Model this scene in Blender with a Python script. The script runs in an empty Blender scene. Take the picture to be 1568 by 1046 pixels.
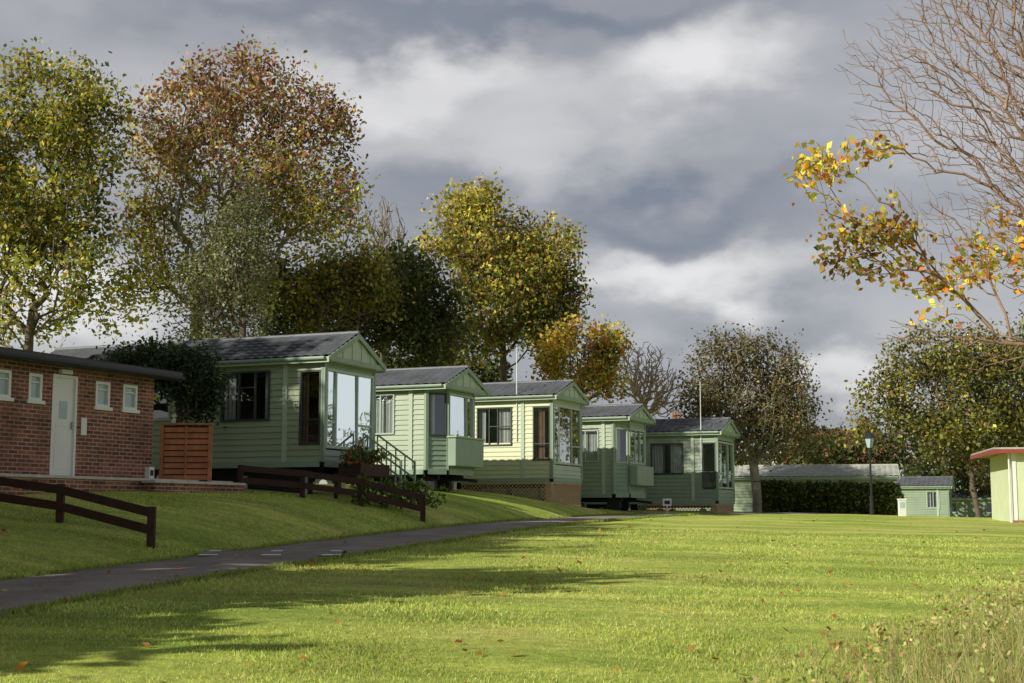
import bpy, math, random
import numpy as np
from mathutils import Vector, noise
rng=np.random.default_rng(11); random.seed(11)
F=2200.; EYE=1.7; PIT=math.atan(267/2200)
def at(px,py,Y):
    z=Y*math.tan(PIT+math.atan((523-py)/F))
    x=(px-784)/F*(Y*math.cos(PIT)+z*math.sin(PIT))
    return (x,Y,EYE+z)
scene=bpy.context.scene
# ------------------------------------------------------------------ terrain
RY=[0,16,19.5,24,30,36,43,51,55,60,75,110]; RX=[-10.1,-5.7,-4.73,-3.32,-1.42,.26,2.7,5.7,8.9,12.3,18,30]
HY=[-60,0,11,16,19.5,24,30,36,43,51,60,75,100,400,1000]; HZ=[-.6,.1,.55,.84,.955,1.12,1.345,1.5,1.64,1.76,1.8,1.5,1.2,0,0]
AY=[0,22,27,35,41,46,50,56,70]; AZ=[.5,.6,1.0,.95,1.05,1.05,.35,.12,.3]
HW=1.08
def roadx(y): return sum(np.interp(y+o,RY,RX) for o in(-2,-1,0,1,2))/5
def H(x,y):
    x=np.asarray(x,float);y=np.asarray(y,float)
    rx=roadx(y); rz=sum(np.interp(y+o,HY,HZ) for o in(-2,-1,0,1,2))/5
    A=sum(np.interp(y+o,AY,AZ) for o in(-1.5,0,1.5))/3
    dl=np.clip(rx-HW-.1-x,0,None); dr=np.clip(x-rx-HW-.1,0,20)
    far=np.clip((y-60)/40,0,1)
    return rz+A*(1-np.exp(-dl/2.3))-.025*dr*(1-far)
def h(x,y): return float(H(x,y))
# ------------------------------------------------------------------ materials
def newmat(n):
    m=bpy.data.materials.new(n); m.use_nodes=True; nt=m.node_tree
    return m,nt,nt.nodes['Principled BSDF']
def mat(n,col,rough=.6,var=.15,sc=3.,bump=0.,bsc=20.,metal=0.,spec=.4):
    m,nt,b=newmat(n); N=nt.nodes; L=nt.links
    b.inputs['Roughness'].default_value=rough; b.inputs['Metallic'].default_value=metal
    b.inputs['Specular IOR Level'].default_value=spec
    tc=N.new('ShaderNodeTexCoord')
    no=N.new('ShaderNodeTexNoise'); no.inputs['Scale'].default_value=sc; no.inputs['Detail'].default_value=6
    no.inputs['Roughness'].default_value=.65
    L.new(tc.outputs['Object'],no.inputs['Vector'])
    r=N.new('ShaderNodeMapRange'); r.inputs['From Min'].default_value=.3;r.inputs['From Max'].default_value=.7
    r.inputs['To Min'].default_value=1-var;r.inputs['To Max'].default_value=1+var
    L.new(no.outputs['Fac'],r.inputs['Value'])
    mx=N.new('ShaderNodeVectorMath');mx.operation='SCALE'; mx.inputs[0].default_value=col
    L.new(r.outputs[0],mx.inputs['Scale']); L.new(mx.outputs[0],b.inputs['Base Color'])
    if bump:
        n2=N.new('ShaderNodeTexNoise'); n2.inputs['Scale'].default_value=bsc;n2.inputs['Detail'].default_value=4
        L.new(tc.outputs['Object'],n2.inputs['Vector'])
        bp=N.new('ShaderNodeBump');bp.inputs['Strength'].default_value=bump;bp.inputs['Distance'].default_value=.02
        L.new(n2.outputs['Fac'],bp.inputs['Height']);L.new(bp.outputs[0],b.inputs['Normal'])
    return m
def leafmat(n,trans=.4,rough=.55):
    m=bpy.data.materials.new(n);m.use_nodes=True;nt=m.node_tree;N=nt.nodes;L=nt.links;N.clear()
    o=N.new('ShaderNodeOutputMaterial');a=N.new('ShaderNodeAttribute');a.attribute_name='Col'
    d=N.new('ShaderNodeBsdfPrincipled');d.inputs['Roughness'].default_value=rough;d.inputs['Specular IOR Level'].default_value=.3
    t=N.new('ShaderNodeBsdfTranslucent');mx=N.new('ShaderNodeMixShader');mx.inputs[0].default_value=trans
    L.new(a.outputs['Color'],d.inputs['Base Color']);L.new(a.outputs['Color'],t.inputs['Color'])
    L.new(d.outputs[0],mx.inputs[1]);L.new(t.outputs[0],mx.inputs[2]);L.new(mx.outputs[0],o.inputs[0])
    return m
def glassmat(n,refl,tint):
    m=bpy.data.materials.new(n);m.use_nodes=True;nt=m.node_tree;N=nt.nodes;L=nt.links;N.clear()
    o=N.new('ShaderNodeOutputMaterial');g=N.new('ShaderNodeBsdfGlossy');g.inputs['Roughness'].default_value=.015
    g.inputs['Color'].default_value=(*tint,1)
    tc=N.new('ShaderNodeTexCoord');no=N.new('ShaderNodeTexNoise');no.inputs['Scale'].default_value=.9
    bp=N.new('ShaderNodeBump');bp.inputs['Strength'].default_value=.25;bp.inputs['Distance'].default_value=.02
    L.new(tc.outputs['Object'],no.inputs['Vector']);L.new(no.outputs['Fac'],bp.inputs['Height']);L.new(bp.outputs[0],g.inputs['Normal'])
    t=N.new('ShaderNodeBsdfTransparent');t.inputs['Color'].default_value=(.8,.85,.85,1)
    mx=N.new('ShaderNodeMixShader');mx.inputs[0].default_value=refl
    L.new(t.outputs[0],mx.inputs[1]);L.new(g.outputs[0],mx.inputs[2]);L.new(mx.outputs[0],o.inputs[0])
    return m
def brickmat(n,axis):
    m,nt,b=newmat(n);N=nt.nodes;L=nt.links
    tc=N.new('ShaderNodeTexCoord');s=N.new('ShaderNodeSeparateXYZ');c=N.new('ShaderNodeCombineXYZ')
    L.new(tc.outputs['Object'],s.inputs[0]);
    ad=N.new('ShaderNodeMath');ad.operation='ADD';L.new(s.outputs['X'],ad.inputs[0]);L.new(s.outputs['Y'],ad.inputs[1])
    L.new(ad.outputs[0],c.inputs[0]);L.new(s.outputs['Z'],c.inputs[1])
    bt=N.new('ShaderNodeTexBrick');bt.inputs['Scale'].default_value=1
    bt.inputs['Brick Width'].default_value=.23;bt.inputs['Row Height'].default_value=.08;bt.inputs['Mortar Size'].default_value=.011
    bt.inputs['Color1'].default_value=(.34,.105,.06,1);bt.inputs['Color2'].default_value=(.10,.036,.028,1);bt.inputs['Mortar'].default_value=(.40,.32,.25,1)
    bt.inputs['Bias'].default_value=-.1
    L.new(c.outputs[0],bt.inputs['Vector'])
    no=N.new('ShaderNodeTexNoise');no.inputs['Scale'].default_value=1.3;no.inputs['Detail'].default_value=7
    L.new(tc.outputs['Object'],no.inputs['Vector'])
    r=N.new('ShaderNodeMapRange');r.inputs['From Min'].default_value=.3;r.inputs['From Max'].default_value=.7;r.inputs['To Min'].default_value=.6;r.inputs['To Max'].default_value=1.25
    L.new(no.outputs['Fac'],r.inputs['Value'])
    mx=N.new('ShaderNodeVectorMath');mx.operation='SCALE';L.new(bt.outputs['Color'],mx.inputs[0]);L.new(r.outputs[0],mx.inputs['Scale'])
    L.new(mx.outputs[0],b.inputs['Base Color']);b.inputs['Roughness'].default_value=.85
    bp=N.new('ShaderNodeBump');bp.inputs['Strength'].default_value=.6;bp.inputs['Distance'].default_value=.01;bp.invert=True
    L.new(bt.outputs['Fac'],bp.inputs['Height']);L.new(bp.outputs[0],b.inputs['Normal'])
    return m
M={}
M['side']=mat('sage_siding',(.32,.385,.25),.5,.12,1.2)
M['side2']=mat('pale_sage_siding',(.56,.60,.38),.5,.08,1.2)
M['side3']=mat('grey_green_siding',(.31,.375,.26),.5,.12,1.2)
M['side4']=mat('dull_green_siding',(.26,.335,.245),.5,.12,1.2)
M['trim']=mat('green_trim',(.26,.35,.265),.5,.08,2)
M['trimp']=mat('pale_green_trim',(.43,.51,.41),.5,.06,2)
M['roof']=mat('roof_tile_sheet',(.12,.128,.148),.4,.25,1.5,.2,30)
M['white']=mat('white_paint',(.80,.80,.78),.4,.05,3)
M['frame']=mat('window_frame_pale',(.40,.49,.42),.4,.05,3)
M['framed']=mat('window_frame_dark',(.05,.06,.055),.4,.1,3)
M['curt']=mat('curtain_cloth',(.55,.54,.52),.9,.15,6)
M['curtr']=mat('curtain_cloth_brown',(.20,.12,.08),.9,.2,6)
M['inner']=mat('interior_panel',(.06,.045,.035),.8,.3,2)
M['dark']=mat('chassis_black',(.02,.02,.02),.7,.3,4)
M['rubber']=mat('tyre_rubber',(.02,.02,.02),.8,.2,5)
M['lat']=mat('tan_lattice_wood',(.62,.47,.29),.8,.15,5,.3)
M['fence']=mat('stained_fence_wood',(.05,.02,.015),.75,.35,4,.4)
M['panel']=mat('larch_panel_wood',(.44,.17,.08),.7,.35,3,.4)
M['brick']=brickmat('red_brick','y')
M['conc']=mat('concrete_coping',(.55,.52,.47),.85,.2,4,.4)
M['steel']=mat('galvanised_steel',(.35,.36,.37),.4,.1,5,metal=.7)
M['black']=mat('black_iron',(.02,.021,.023),.4,.2,5)
M['red']=mat('red_fascia',(.28,.06,.045),.5,.15,4)
M['cream']=mat('cream_render',(.62,.68,.46),.7,.08,2)
M['felt']=mat('roof_felt',(.05,.045,.043),.9,.25,3,.3)
M['tile']=mat('clay_roof_tile',(.17,.065,.042),.8,.25,2,.3)
M['palemetal']=mat('pale_roof_sheet',(.42,.44,.40),.4,.2,2)
M['frost']=mat('frosted_pane',(.42,.52,.56),.2,.1,4)
M['glass']=glassmat('window_glass',.16,(.9,.95,1))
M['mirror']=glassmat('window_glass_bright',.84,(.86,.97,1))
M['mirror2']=glassmat('window_glass_mid',.5,(.9,.97,1))
M['leaf']=leafmat('leaf_foliage',.38)
M['blade']=leafmat('grass_blade',.5,.5)
M['bark']=mat('bark',(.13,.10,.075),.9,.35,3,.5)
M['barkg']=mat('grey_bark',(.26,.23,.19),.9,.35,3,.5)
M['barkp']=mat('twig_bark',(.29,.19,.14),.85,.3,3,.3)
M['barkl']=mat('pale_twig_bark',(.45,.35,.29),.85,.3,3,.3)
# ------------------------------------------------------------------ mesh builder
def V(*a): return Vector(a)
Z=V(0,0,1)
class MB:
    def __init__(s): s.v=[];s.f=[];s.m=[];s.mats=[]
    def mi(s,k):
        if k not in s.mats: s.mats.append(k)
        return s.mats.index(k)
    def poly(s,pts,m):
        i=len(s.v); s.v+=[tuple(p) for p in pts]; s.f.append(tuple(range(i,i+len(pts)))); s.m.append(s.mi(m))
    def obox(s,o,u,v,w,m):
        o=V(*o);i=len(s.v)
        if u.cross(v).dot(w)<0: u,v=v,u
        P=[o,o+u,o+u+v,o+v]; P=P+[p+w for p in P]; s.v+=[tuple(p) for p in P]
        for f in((3,2,1,0),(4,5,6,7),(0,1,5,4),(1,2,6,5),(2,3,7,6),(3,0,4,7)):
            s.f.append(tuple(i+a for a in f));s.m.append(s.mi(m))
    def box(s,a,b,m): s.obox(a,V(b[0]-a[0],0,0),V(0,b[1]-a[1],0),V(0,0,b[2]-a[2]),m)
    def beam(s,p0,p1,w,hh,m):
        p0=V(*p0);p1=V(*p1);d=p1-p0;n=d.normalized();ref=Z if abs(n.z)<.95 else V(1,0,0)
        a=n.cross(ref).normalized()*w;b=a.cross(n).normalized()*hh
        s.obox(p0-a/2-b/2,d,a,b,m)
    def cyl(s,p0,p1,r0,r1,n,m):
        p0=V(*p0);p1=V(*p1);d=(p1-p0).normalized();ref=Z if abs(d.z)<.95 else V(1,0,0)
        a=d.cross(ref).normalized();b=d.cross(a);i=len(s.v)
        for p,r in((p0,r0),(p1,r1)):
            for k in range(n):
                t=2*math.pi*k/n; s.v.append(tuple(p+a*math.cos(t)*r+b*math.sin(t)*r))
        for k in range(n):
            s.f.append((i+k,i+(k+1)%n,i+n+(k+1)%n,i+n+k));s.m.append(s.mi(m))
        s.f.append(tuple(i+k for k in range(n))[::-1]);s.m.append(s.mi(m))
        s.f.append(tuple(i+n+k for k in range(n)));s.m.append(s.mi(m))
    def obj(s,name,parent=None,bevel=0,smooth=False,loc=None,rz=0):
        me=bpy.data.meshes.new(name);me.from_pydata(s.v,[],s.f)
        for k in s.mats: me.materials.append(M[k])
        me.polygons.foreach_set('material_index',s.m)
        if smooth: me.polygons.foreach_set('use_smooth',[True]*len(s.f))
        me.update();o=bpy.data.objects.new(name,me);scene.collection.objects.link(o)
        if parent:o.parent=parent
        if loc:o.location=loc
        o.rotation_euler[2]=rz
        if bevel:
            b=o.modifiers.new('bevel','BEVEL');b.width=bevel;b.segments=2;b.limit_method='ANGLE'
        return o
def empty(name,loc,rz=0):
    e=bpy.data.objects.new(name,None);scene.collection.objects.link(e);e.location=loc;e.rotation_euler[2]=rz;e.empty_display_size=.3
    return e
def npmesh(name,verts,faces,k,mk,col=None,parent=None,smooth=False):
    me=bpy.data.meshes.new(name);nv=len(verts);nf=len(faces)
    me.vertices.add(nv);me.vertices.foreach_set('co',np.ascontiguousarray(verts,dtype=np.float32).ravel())
    me.loops.add(nf*k);me.loops.foreach_set('vertex_index',np.ascontiguousarray(faces,dtype=np.int32).ravel())
    me.polygons.add(nf);me.polygons.foreach_set('loop_start',np.arange(nf,dtype=np.int32)*k)
    me.polygons.foreach_set('loop_total',np.full(nf,k,dtype=np.int32))
    me.materials.append(M[mk])
    if smooth: me.polygons.foreach_set('use_smooth',np.ones(nf,dtype=bool))
    me.update(calc_edges=True)
    if col is not None:
        a=me.color_attributes.new('Col','FLOAT_COLOR','POINT')
        c=np.ones((nv,4),dtype=np.float32);c[:,:3]=col;a.data.foreach_set('color',c.ravel())
    o=bpy.data.objects.new(name,me);scene.collection.objects.link(o)
    if parent:o.parent=parent
    return o
# ------------------------------------------------------------------ ground
def ticks(segs):
    o=[]
    for a,b,st in segs: o+=list(np.arange(a,b,st))
    return np.array(o)
gx=ticks([(-700,-60,40),(-60,-16,2),(-16,24,.28),(24,60,2),(60,701,40)])
gy=ticks([(-60,6,3),(6,62,.28),(62,120,2),(120,1300,40)])
GX,GY=np.meshgrid(gx,gy);GZ=H(GX,GY)
amp=np.clip(1-(abs(GX)/60),0,1)
GZ=GZ+.018*np.sin(GX*1.7+GY*.6)*np.sin(GY*1.1-GX*.4)*amp
onroad=abs(GX-roadx(GY))<HW+.3; GZ[onroad]-=.02
nx,ny=len(gx),len(gy);idx=np.arange(nx*ny).reshape(ny,nx)
fc=np.stack([idx[:-1,:-1],idx[:-1,1:],idx[1:,1:],idx[1:,:-1]],-1).reshape(-1,4)
m,nt,b=newmat('lawn_grass');N=nt.nodes;L=nt.links
tc=N.new('ShaderNodeTexCoord')
def nz(sc,det,vec=None,ro=.6):
    n=N.new('ShaderNodeTexNoise');n.inputs['Scale'].default_value=sc;n.inputs['Detail'].default_value=det;n.inputs['Roughness'].default_value=ro
    L.new(vec or tc.outputs['Object'],n.inputs['Vector']);return n.outputs['Fac']
def ramp(f,stops):
    r=N.new('ShaderNodeValToRGB');e=r.color_ramp.elements
    e[0].position,e[0].color=stops[0][0],(*stops[0][1],1);e[1].position,e[1].color=stops[-1][0],(*stops[-1][1],1)
    for p,c in stops[1:-1]:
        q=e.new(p);q.color=(*c,1)
    L.new(f,r.inputs[0]);return r.outputs[0]
def mixc(a,bb,f,t='MIX'):
    x=N.new('ShaderNodeMixRGB');x.blend_type=t
    for i,s in((1,a),(2,bb)):
        if hasattr(s,'node'):L.new(s,x.inputs[i])
        else:x.inputs[i].default_value=(*s,1)
    if hasattr(f,'node'):L.new(f,x.inputs[0])
    else:x.inputs[0].default_value=f
    return x.outputs[0]
c1=ramp(nz(.35,8),[(.3,(.42,.55,.11)),(.5,(.57,.64,.16)),(.7,(.72,.68,.25))])
c2=ramp(nz(7,8,None,.8),[(.3,(.46,.52,.42)),(.7,(1.3,1.3,1.3))])
g=mixc(c1,c2,1.,'MULTIPLY')
mp=N.new('ShaderNodeMapping');mp.inputs['Scale'].default_value=(.12,1.1,1);mp.inputs['Rotation'].default_value=(0,0,.2)
L.new(tc.outputs['Object'],mp.inputs[0])
c3=ramp(nz(1.,3,mp.outputs[0]),[(.35,(.62,.70,.58)),(.65,(1.22,1.16,1.08))]);g=mixc(g,c3,1.,'MULTIPLY')
L.new(g,b.inputs['Base Color']);b.inputs['Roughness'].default_value=.9;b.inputs['Specular IOR Level'].default_value=.1
bp=N.new('ShaderNodeBump');bp.inputs['Strength'].default_value=.9;bp.inputs['Distance'].default_value=.06
L.new(nz(16,8,None,.75),bp.inputs['Height']);L.new(bp.outputs[0],b.inputs['Normal']);M['lawn']=m
npmesh('ground',np.stack([GX,GY,GZ],-1).reshape(-1,3),fc,4,'lawn',smooth=True)
# road
m,nt,b=newmat('asphalt_path');N=nt.nodes;L=nt.links;tc=N.new('ShaderNodeTexCoord')
g=ramp(nz(1.2,8),[(.3,(.19,.16,.14)),(.7,(.35,.31,.27))]);g=mixc(g,ramp(nz(60,3),[(.3,(.6,.6,.6)),(.7,(1.3,1.3,1.3))]),1.,'MULTIPLY')
L.new(g,b.inputs['Base Color']);b.inputs['Roughness'].default_value=.85
bp=N.new('ShaderNodeBump');bp.inputs['Strength'].default_value=.5;bp.inputs['Distance'].default_value=.01
L.new(nz(50,4),bp.inputs['Height']);L.new(bp.outputs[0],b.inputs['Normal']);M['asph']=m
ry=np.arange(2,75,.25);cx=roadx(ry);T=np.gradient(cx,ry);nl=np.sqrt(1+T**2)
vs=[]
us=[-1.06,-1.0,-.5,0,.5,1.0,1.06]
for u in us:
    ww=HW*(1+.04*np.sin(ry*2.1+u*3))*(u)
    x=cx+ww*nl;y=ry
    zz=H(cx,ry)+(.03-.03*u*u if abs(u)<=1 else -.06)
    vs.append(np.stack([x,y,zz+.012],-1))
vs=np.stack(vs,1);n=len(ry);idx=np.arange(n*len(us)).reshape(n,len(us))
npmesh('road',vs.reshape(-1,3),np.stack([idx[:-1,:-1],idx[:-1,1:],idx[1:,1:],idx[1:,:-1]],-1).reshape(-1,4),4,'asph',smooth=True)
# speed hump
e=empty('speed_hump',(0,0,0));mb=MB();y0=22.3
for k in range(8):
    t0=k/8;t1=(k+1)/8;f=lambda t:math.sin(math.pi*t)*.07
    cxx=float(roadx(y0+.4));za=h(cxx,y0)+.03
    mb.poly([(cxx-1.1,y0+t0,za+f(t0)),(cxx+1.1,y0+t0,za+f(t0)),(cxx+1.1,y0+t1,za+f(t1)),(cxx-1.1,y0+t1,za+f(t1))],'asph')
for dx in(-1.12,-.15,.78):
    mb.poly([(cxx+dx,y0+.02,za+.012),(cxx+dx+.32,y0+.02,za+.012),(cxx+dx+.28,y0+.5,za+.08),(cxx+dx+.12,y0+.5,za+.08)],'white')
mb.obj('hump_and_markings',e)
# ------------------------------------------------------------------ siding walls and windows
def siding(mb,o,u,n,Lw,Hh,holes,p,mk):
    k=0
    while k*p<Hh-1e-4:
        z0=k*p;z1=min(z0+p,Hh);iv=[(0,Lw)]
        for(a,bb,c,d)in holes:
            if (z0+z1)/2>c and (z0+z1)/2<d:
                nv=[]
                for(s,t)in iv:
                    if bb<=s or a>=t:nv.append((s,t))
                    else:
                        if a>s:nv.append((s,a))
                        if bb<t:nv.append((bb,t))
                iv=nv
        for(s,t)in iv:
            a=o+u*s;c=o+u*t
            mb.poly([a+Z*z0+n*.03,c+Z*z0+n*.03,c+Z*z1+n*.004,a+Z*z1+n*.004],mk)
            mb.poly([a+Z*z0,c+Z*z0,c+Z*z0+n*.03,a+Z*z0+n*.03],mk)
        k+=1
def window(mf,mg,mc,o,u,n,w):
    a,bb,c,d=w['r'];fk=w.get('fk','frame');fw=w.get('fw',.05)
    P=lambda s,z,q:o+u*s+Z*z+n*q
    mf.obox(P(a-fw*.5,c-fw*.5,-.03),u*(bb-a+fw),Z*fw,n*.085,fk)
    mf.obox(P(a-fw*.5,d-fw*.5,-.03),u*(bb-a+fw),Z*fw,n*.085,fk)
    for s in(a-fw*.5,bb-fw*.5): mf.obox(P(s,c+fw*.5,-.03),u*fw,Z*(d-c-fw),n*.08,fk)
    for v in w.get('vm',[]):
        s=a+(bb-a)*v; mf.obox(P(s-fw*.4,c+fw*.5,-.02),u*fw*.8,Z*(d-c-fw),n*.06,fk)
    for(hz,s0,s1)in w.get('hm',[]):
        z=c+(d-c)*hz; mf.obox(P(a+(bb-a)*s0+fw*.5,z-fw*.35,-.018),u*((bb-a)*(s1-s0)-fw),Z*fw*.7,n*.054,fk)
    g=w.get('g','glass')
    vv=[0]+list(w.get('vm',[]))+[1]
    for s0,s1 in zip(vv[:-1],vv[1:]):
        t=random.uniform(-.012,.012);t2=random.uniform(-.008,.008)
        mg.poly([P(a+(bb-a)*s0,c,-t-t2),P(a+(bb-a)*s1,c,t-t2),P(a+(bb-a)*s1,d,t+t2),P(a+(bb-a)*s0,d,-t+t2)],g)
    for(s0,s1,mk)in w.get('cur',[]):
        x0=a+(bb-a)*s0;x1=a+(bb-a)*s1;k=max(3,int((x1-x0)/.05));
        for i in range(k):
            q0=-.10-.035*(i%2);q1=-.10-.035*((i+1)%2)
            A=x0+(x1-x0)*i/k;B=x0+(x1-x0)*(i+1)/k
            mc.poly([P(A,c,q0),P(B,c,q1),P(B,d,q1),P(A,d,q0)],mk)
def roofsheet(mb,x0,x1,y0,z0,y1,z1,mk='roof'):
    nxx=int((x1-x0)/.055);rows=7;d=V(0,y1-y0,z1-z0);n=V(0,-(z1-z0),(y1-y0)).normalized()
    if n.z<0:n=-n
    i0=len(mb.v)
    for r in range(rows):
        for tt,off in((r/rows,.035),((r+1)/rows,.003)):
            for i in range(nxx+1):
                x=x0+(x1-x0)*i/nxx
                p=V(x,y0,z0)+d*tt+n*(off+.03*abs(math.sin(i*math.pi/5)))
                mb.v.append(tuple(p))
    W=nxx+1
    for r in range(2*rows-1):
        for i in range(nxx):
            a=i0+r*W+i;mb.f.append((a,a+1,a+1+W,a+W));mb.m.append(mb.mi(mk))
ANG=math.radians(23)
def caravan(px,Y,zf,ze,zr,Lc=9.,W=2.75,cant=0,sk='side',swins=[],front=None,cantw=None,ang=ANG,under='wheels',name='static_caravan',tpost=1.05,aerial=None,roofk='roof',X=None):
    x=X if X is not None else (px-784)/F*Y*1.0
    gz=h(x,Y);e=empty(name,(x,Y,zf),-ang)
    ws=MB();wf=MB();wg=MB();wc=MB()
    ux=V(1,0,0);uy=V(0,1,0);p=.145
    o=V(-Lc,0,0);Ls=Lc-cant
    hl=[]
    for w in swins:
        t0,t1,z0,z1=w['t'];w['r']=(Lc-t1,Lc-t0,z0,z1);hl.append(w['r']);window(wf,wg,wc,o,ux,-uy,w)
    siding(ws,o,ux,-uy,Ls,ze,hl,p,sk)
    segs=[]
    if cant:
        q=V(-cant,0,0);r=V(0,cant,0);u=(r-q).normalized();n=V(u.y,-u.x,0);segs.append((q,u,n,(r-q).length,cantw or []))
        segs.append((r,uy,ux,W-2*cant,front or []))
        q=V(0,W-cant,0);r=V(-cant,W,0);u=(r-q).normalized();n=V(u.y,-u.x,0);segs.append((q,u,n,(r-q).length,[]))
    else: segs.append((V(0,0,0),uy,ux,W,front or []))
    for(q,u,n,ll,ww)in segs:
        hs=[]
        for w in ww:
            hs.append(w['r']);window(wf,wg,wc,q,u,n,w)
        siding(ws,q,u,n,ll,ze,hs,p,'trim' if sk!='side2' else 'trimp')
        ws.obox(q-u*.04+n*.0,u*.08,Z*ze,n*.05,'trim')
        ws.obox(q+u*(ll-.04),u*.08,Z*(ze-.002),n*.048,'trim')
        ws.obox(q+u*.04+n*.02-Z*.12,u*(ll-.08),Z*.16,n*.035,'trim')
    ws.obox(V(-cant-.07,-.045,0),ux*.06,Z*ze,uy*.04,'trim')
    siding(ws,V(-cant,W,0),-ux,uy,Lc-cant,ze,[],p,sk)
    siding(ws,V(-Lc,W,0),-uy,-ux,W,ze,[],p,sk)
    if tpost: ws.obox(V(-tpost-.06,-.05,0),ux*.12,Z*(ze-.02),uy*.05,'trimp')
    ws.obox(V(-Lc,-.04,-.12),ux*(Lc-cant-.08),Z*.14,uy*.035,'trim')
    ws.box((-Lc,0.01,-.06),(-cant-.05,W-.01,-.02),'dark')
    ws.box((-cant-.05,cant,-.061),(-.01,W-cant,-.02),'dark')
    wc.box((-2.6,W-.3,0),(-2.2,W-.1,1.8),'inner');wc.box((-Lc+.1,.1,-.015),(-cant-.1,W-.1,.0),'inner')
    wc.box((-3.4,.15,0),(-3.3,W-.15,ze-.1),'inner');wc.box((-1.5,W-.65,0),(-.15,W-.12,.75),'curtr')
    wc.box((-3.3,.1,ze-.06),(-.1,W-.1,ze-.04),'inner');wc.box((-3.3,W-.1,0),(-.4,W-.06,ze-.1),'inner')
    ws.obj('siding_walls',e);wf.obj('window_frames',e,.006);wg.obj('window_panes',e);wc.obj('curtains_and_interior',e)
    r=MB();ov=.17;fo=.24;xm=W/2
    zE=ze+.03
    roofsheet(r,-Lc-.1,fo,-ov,zE,xm,zr+.03,roofk);roofsheet(r,-Lc-.1,fo,W+ov,zE,xm,zr+.03,roofk)
    r.cyl((-Lc-.1,xm,zr+.05),(fo+.01,xm,zr+.05),.06,.06,8,roofk)
    r.obj('tiled_roof',e)
    g=MB()
    g.box((-Lc-.1,-ov-.03,zE-.13),(fo,-ov,zE+.0),'trimp');g.box((-Lc-.1,W+ov,zE-.13),(fo,W+ov+.03,zE),'trimp')
    g.cyl((-Lc,-ov-.07,zE-.03),(fo-.1,-ov-.07,zE-.03),.045,.045,8,'trim')
    g.box((-Lc-.1,-ov,ze-.07),(fo-.03,W+ov,ze-.05),'trimp')
    ns=12
    for i in range(ns):
        ya=-ov+.02+(W+2*ov-.04)*i/ns;yb=-ov+.02+(W+2*ov-.04)*(i+1)/ns
        za=zE+(zr-zE)*(1-abs(ya-xm)/(W/2+ov));zb=zE+(zr-zE)*(1-abs(yb-xm)/(W/2+ov));xx=fo-.05+(.018 if i%2 else 0)
        g.poly([(xx,ya,ze-.05),(xx,yb,ze-.05),(xx,yb,zb-.01),(xx,ya,za-.01)],'trimp')
        g.poly([(xx,ya,ze-.05),(xx,ya,za-.01),(xx-.03,ya,za-.01),(xx-.03,ya,ze-.05)],'trimp')
        g.poly([(-Lc-.05,ya,ze-.05),(-Lc-.05,yb,ze-.05),(-Lc-.05,yb,zb-.01),(-Lc-.05,ya,za-.01)],'trimp')
    for s in(-ov,W+ov): g.beam((fo+.01,s,zE-.035),(fo+.01,xm,zr-.035),.04,.12,'trim')
    g.box((fo-.03,-ov,ze-.06),(fo+.0,W+ov,ze+.06),'trim')
    g.cyl((fo-.02,xm,zr-.05),(fo-.02,xm,zr+.26),.022,.012,6,'dark')
    g.obj('gable_and_fascias',e)
    c=MB();dz=gz-zf
    c.box((-Lc+.3,.45,-.26),(-.3,.57,-.065),'dark');c.box((-Lc+.3,W-.57,-.26),(-.3,W-.45,-.065),'dark')
    for xx in(-.7,-2.4,-6.5,-Lc+.6):
        for yy in(.4,W-.4):
            zz=dz-.3
            c.box((xx-.1,yy-.1,zz),(xx+.1,yy+.1,-.3),'conc');c.cyl((xx,yy,-.3),(xx,yy,-.065),.04,.03,8,'steel')
    for xx in(-3.9,-4.7):
        for yy in(.22,W-.22): c.cyl((xx,yy-.1,-.38),(xx,yy+.1,-.38),.31,.31,20,'rubber');c.cyl((xx,yy-.105,-.38),(xx,yy+.105,-.38),.15,.15,14,'steel')
    if under=='wheels':
        for xx in(-.55,):
            for yy in(.35,1.3):c.cyl((xx,yy-.09,dz+.25),(xx,yy+.09,dz+.25),.25,.25,18,'rubber')
        c.beam((-.3,W/2,-.2),(.55,W/2,-.3),.09,.09,'dark')
    if under=='none': c.box((-Lc,.35,-1.0),(-.5,.4,-.07),'dark')
    c.obj('chassis_and_wheels',e)
    if under=='lattice':
        lm=MB();hh=zf-gz+.1
        def lat(o,u,n,l):
            d=.13
            lm.obox(o-Z*.12,u*l,Z*-.05,n*.03,'lat');lm.obox(o-Z*hh,u*l,Z*.05,n*.03,'lat')
            lo,hi=-hh,-.12
            s=-(hi-lo)
            while s<l:
                for sg in(1,-1):
                    x0_,z0_=s,lo if sg>0 else hi
                    x1_,z1_=s+(hi-lo),hi if sg>0 else lo
                    t0=max(0,(0-x0_)/(x1_-x0_));t1=min(1,(l-x0_)/(x1_-x0_))
                    if t1>t0:
                        A=o+u*(x0_+(x1_-x0_)*t0)+Z*(z0_+(z1_-z0_)*t0)+n*(.01*sg);B=o+u*(x0_+(x1_-x0_)*t1)+Z*(z0_+(z1_-z0_)*t1)+n*(.01*sg)
                        lm.beam(A,B,.04,.012,'lat')
                s+=d
        lat(V(-3.2,.02,0),ux,-uy,3.2);lat(V(-.02,0,0),uy,ux,W)
        lm.box((-.3,.1,-hh),(-.25,W-.1,-.1),'lat');lm.obj('lattice_skirt',e)
    if aerial:
        am=MB();ax,ah=aerial;am.cyl((ax,-.05,1.2),(ax,-.05,zr+ah),.02,.013,6,'white');
        for k in range(5):am.beam((ax-.16+.08*k,-.2,zr+ah-.1),(ax-.16+.08*k,.1,zr+ah-.1),.01,.01,'steel')
        am.beam((ax-.2,-.05,zr+ah-.1),(ax+.2,-.05,zr+ah-.1),.012,.012,'steel');am.obj('television_aerial',e)
    return e
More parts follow.
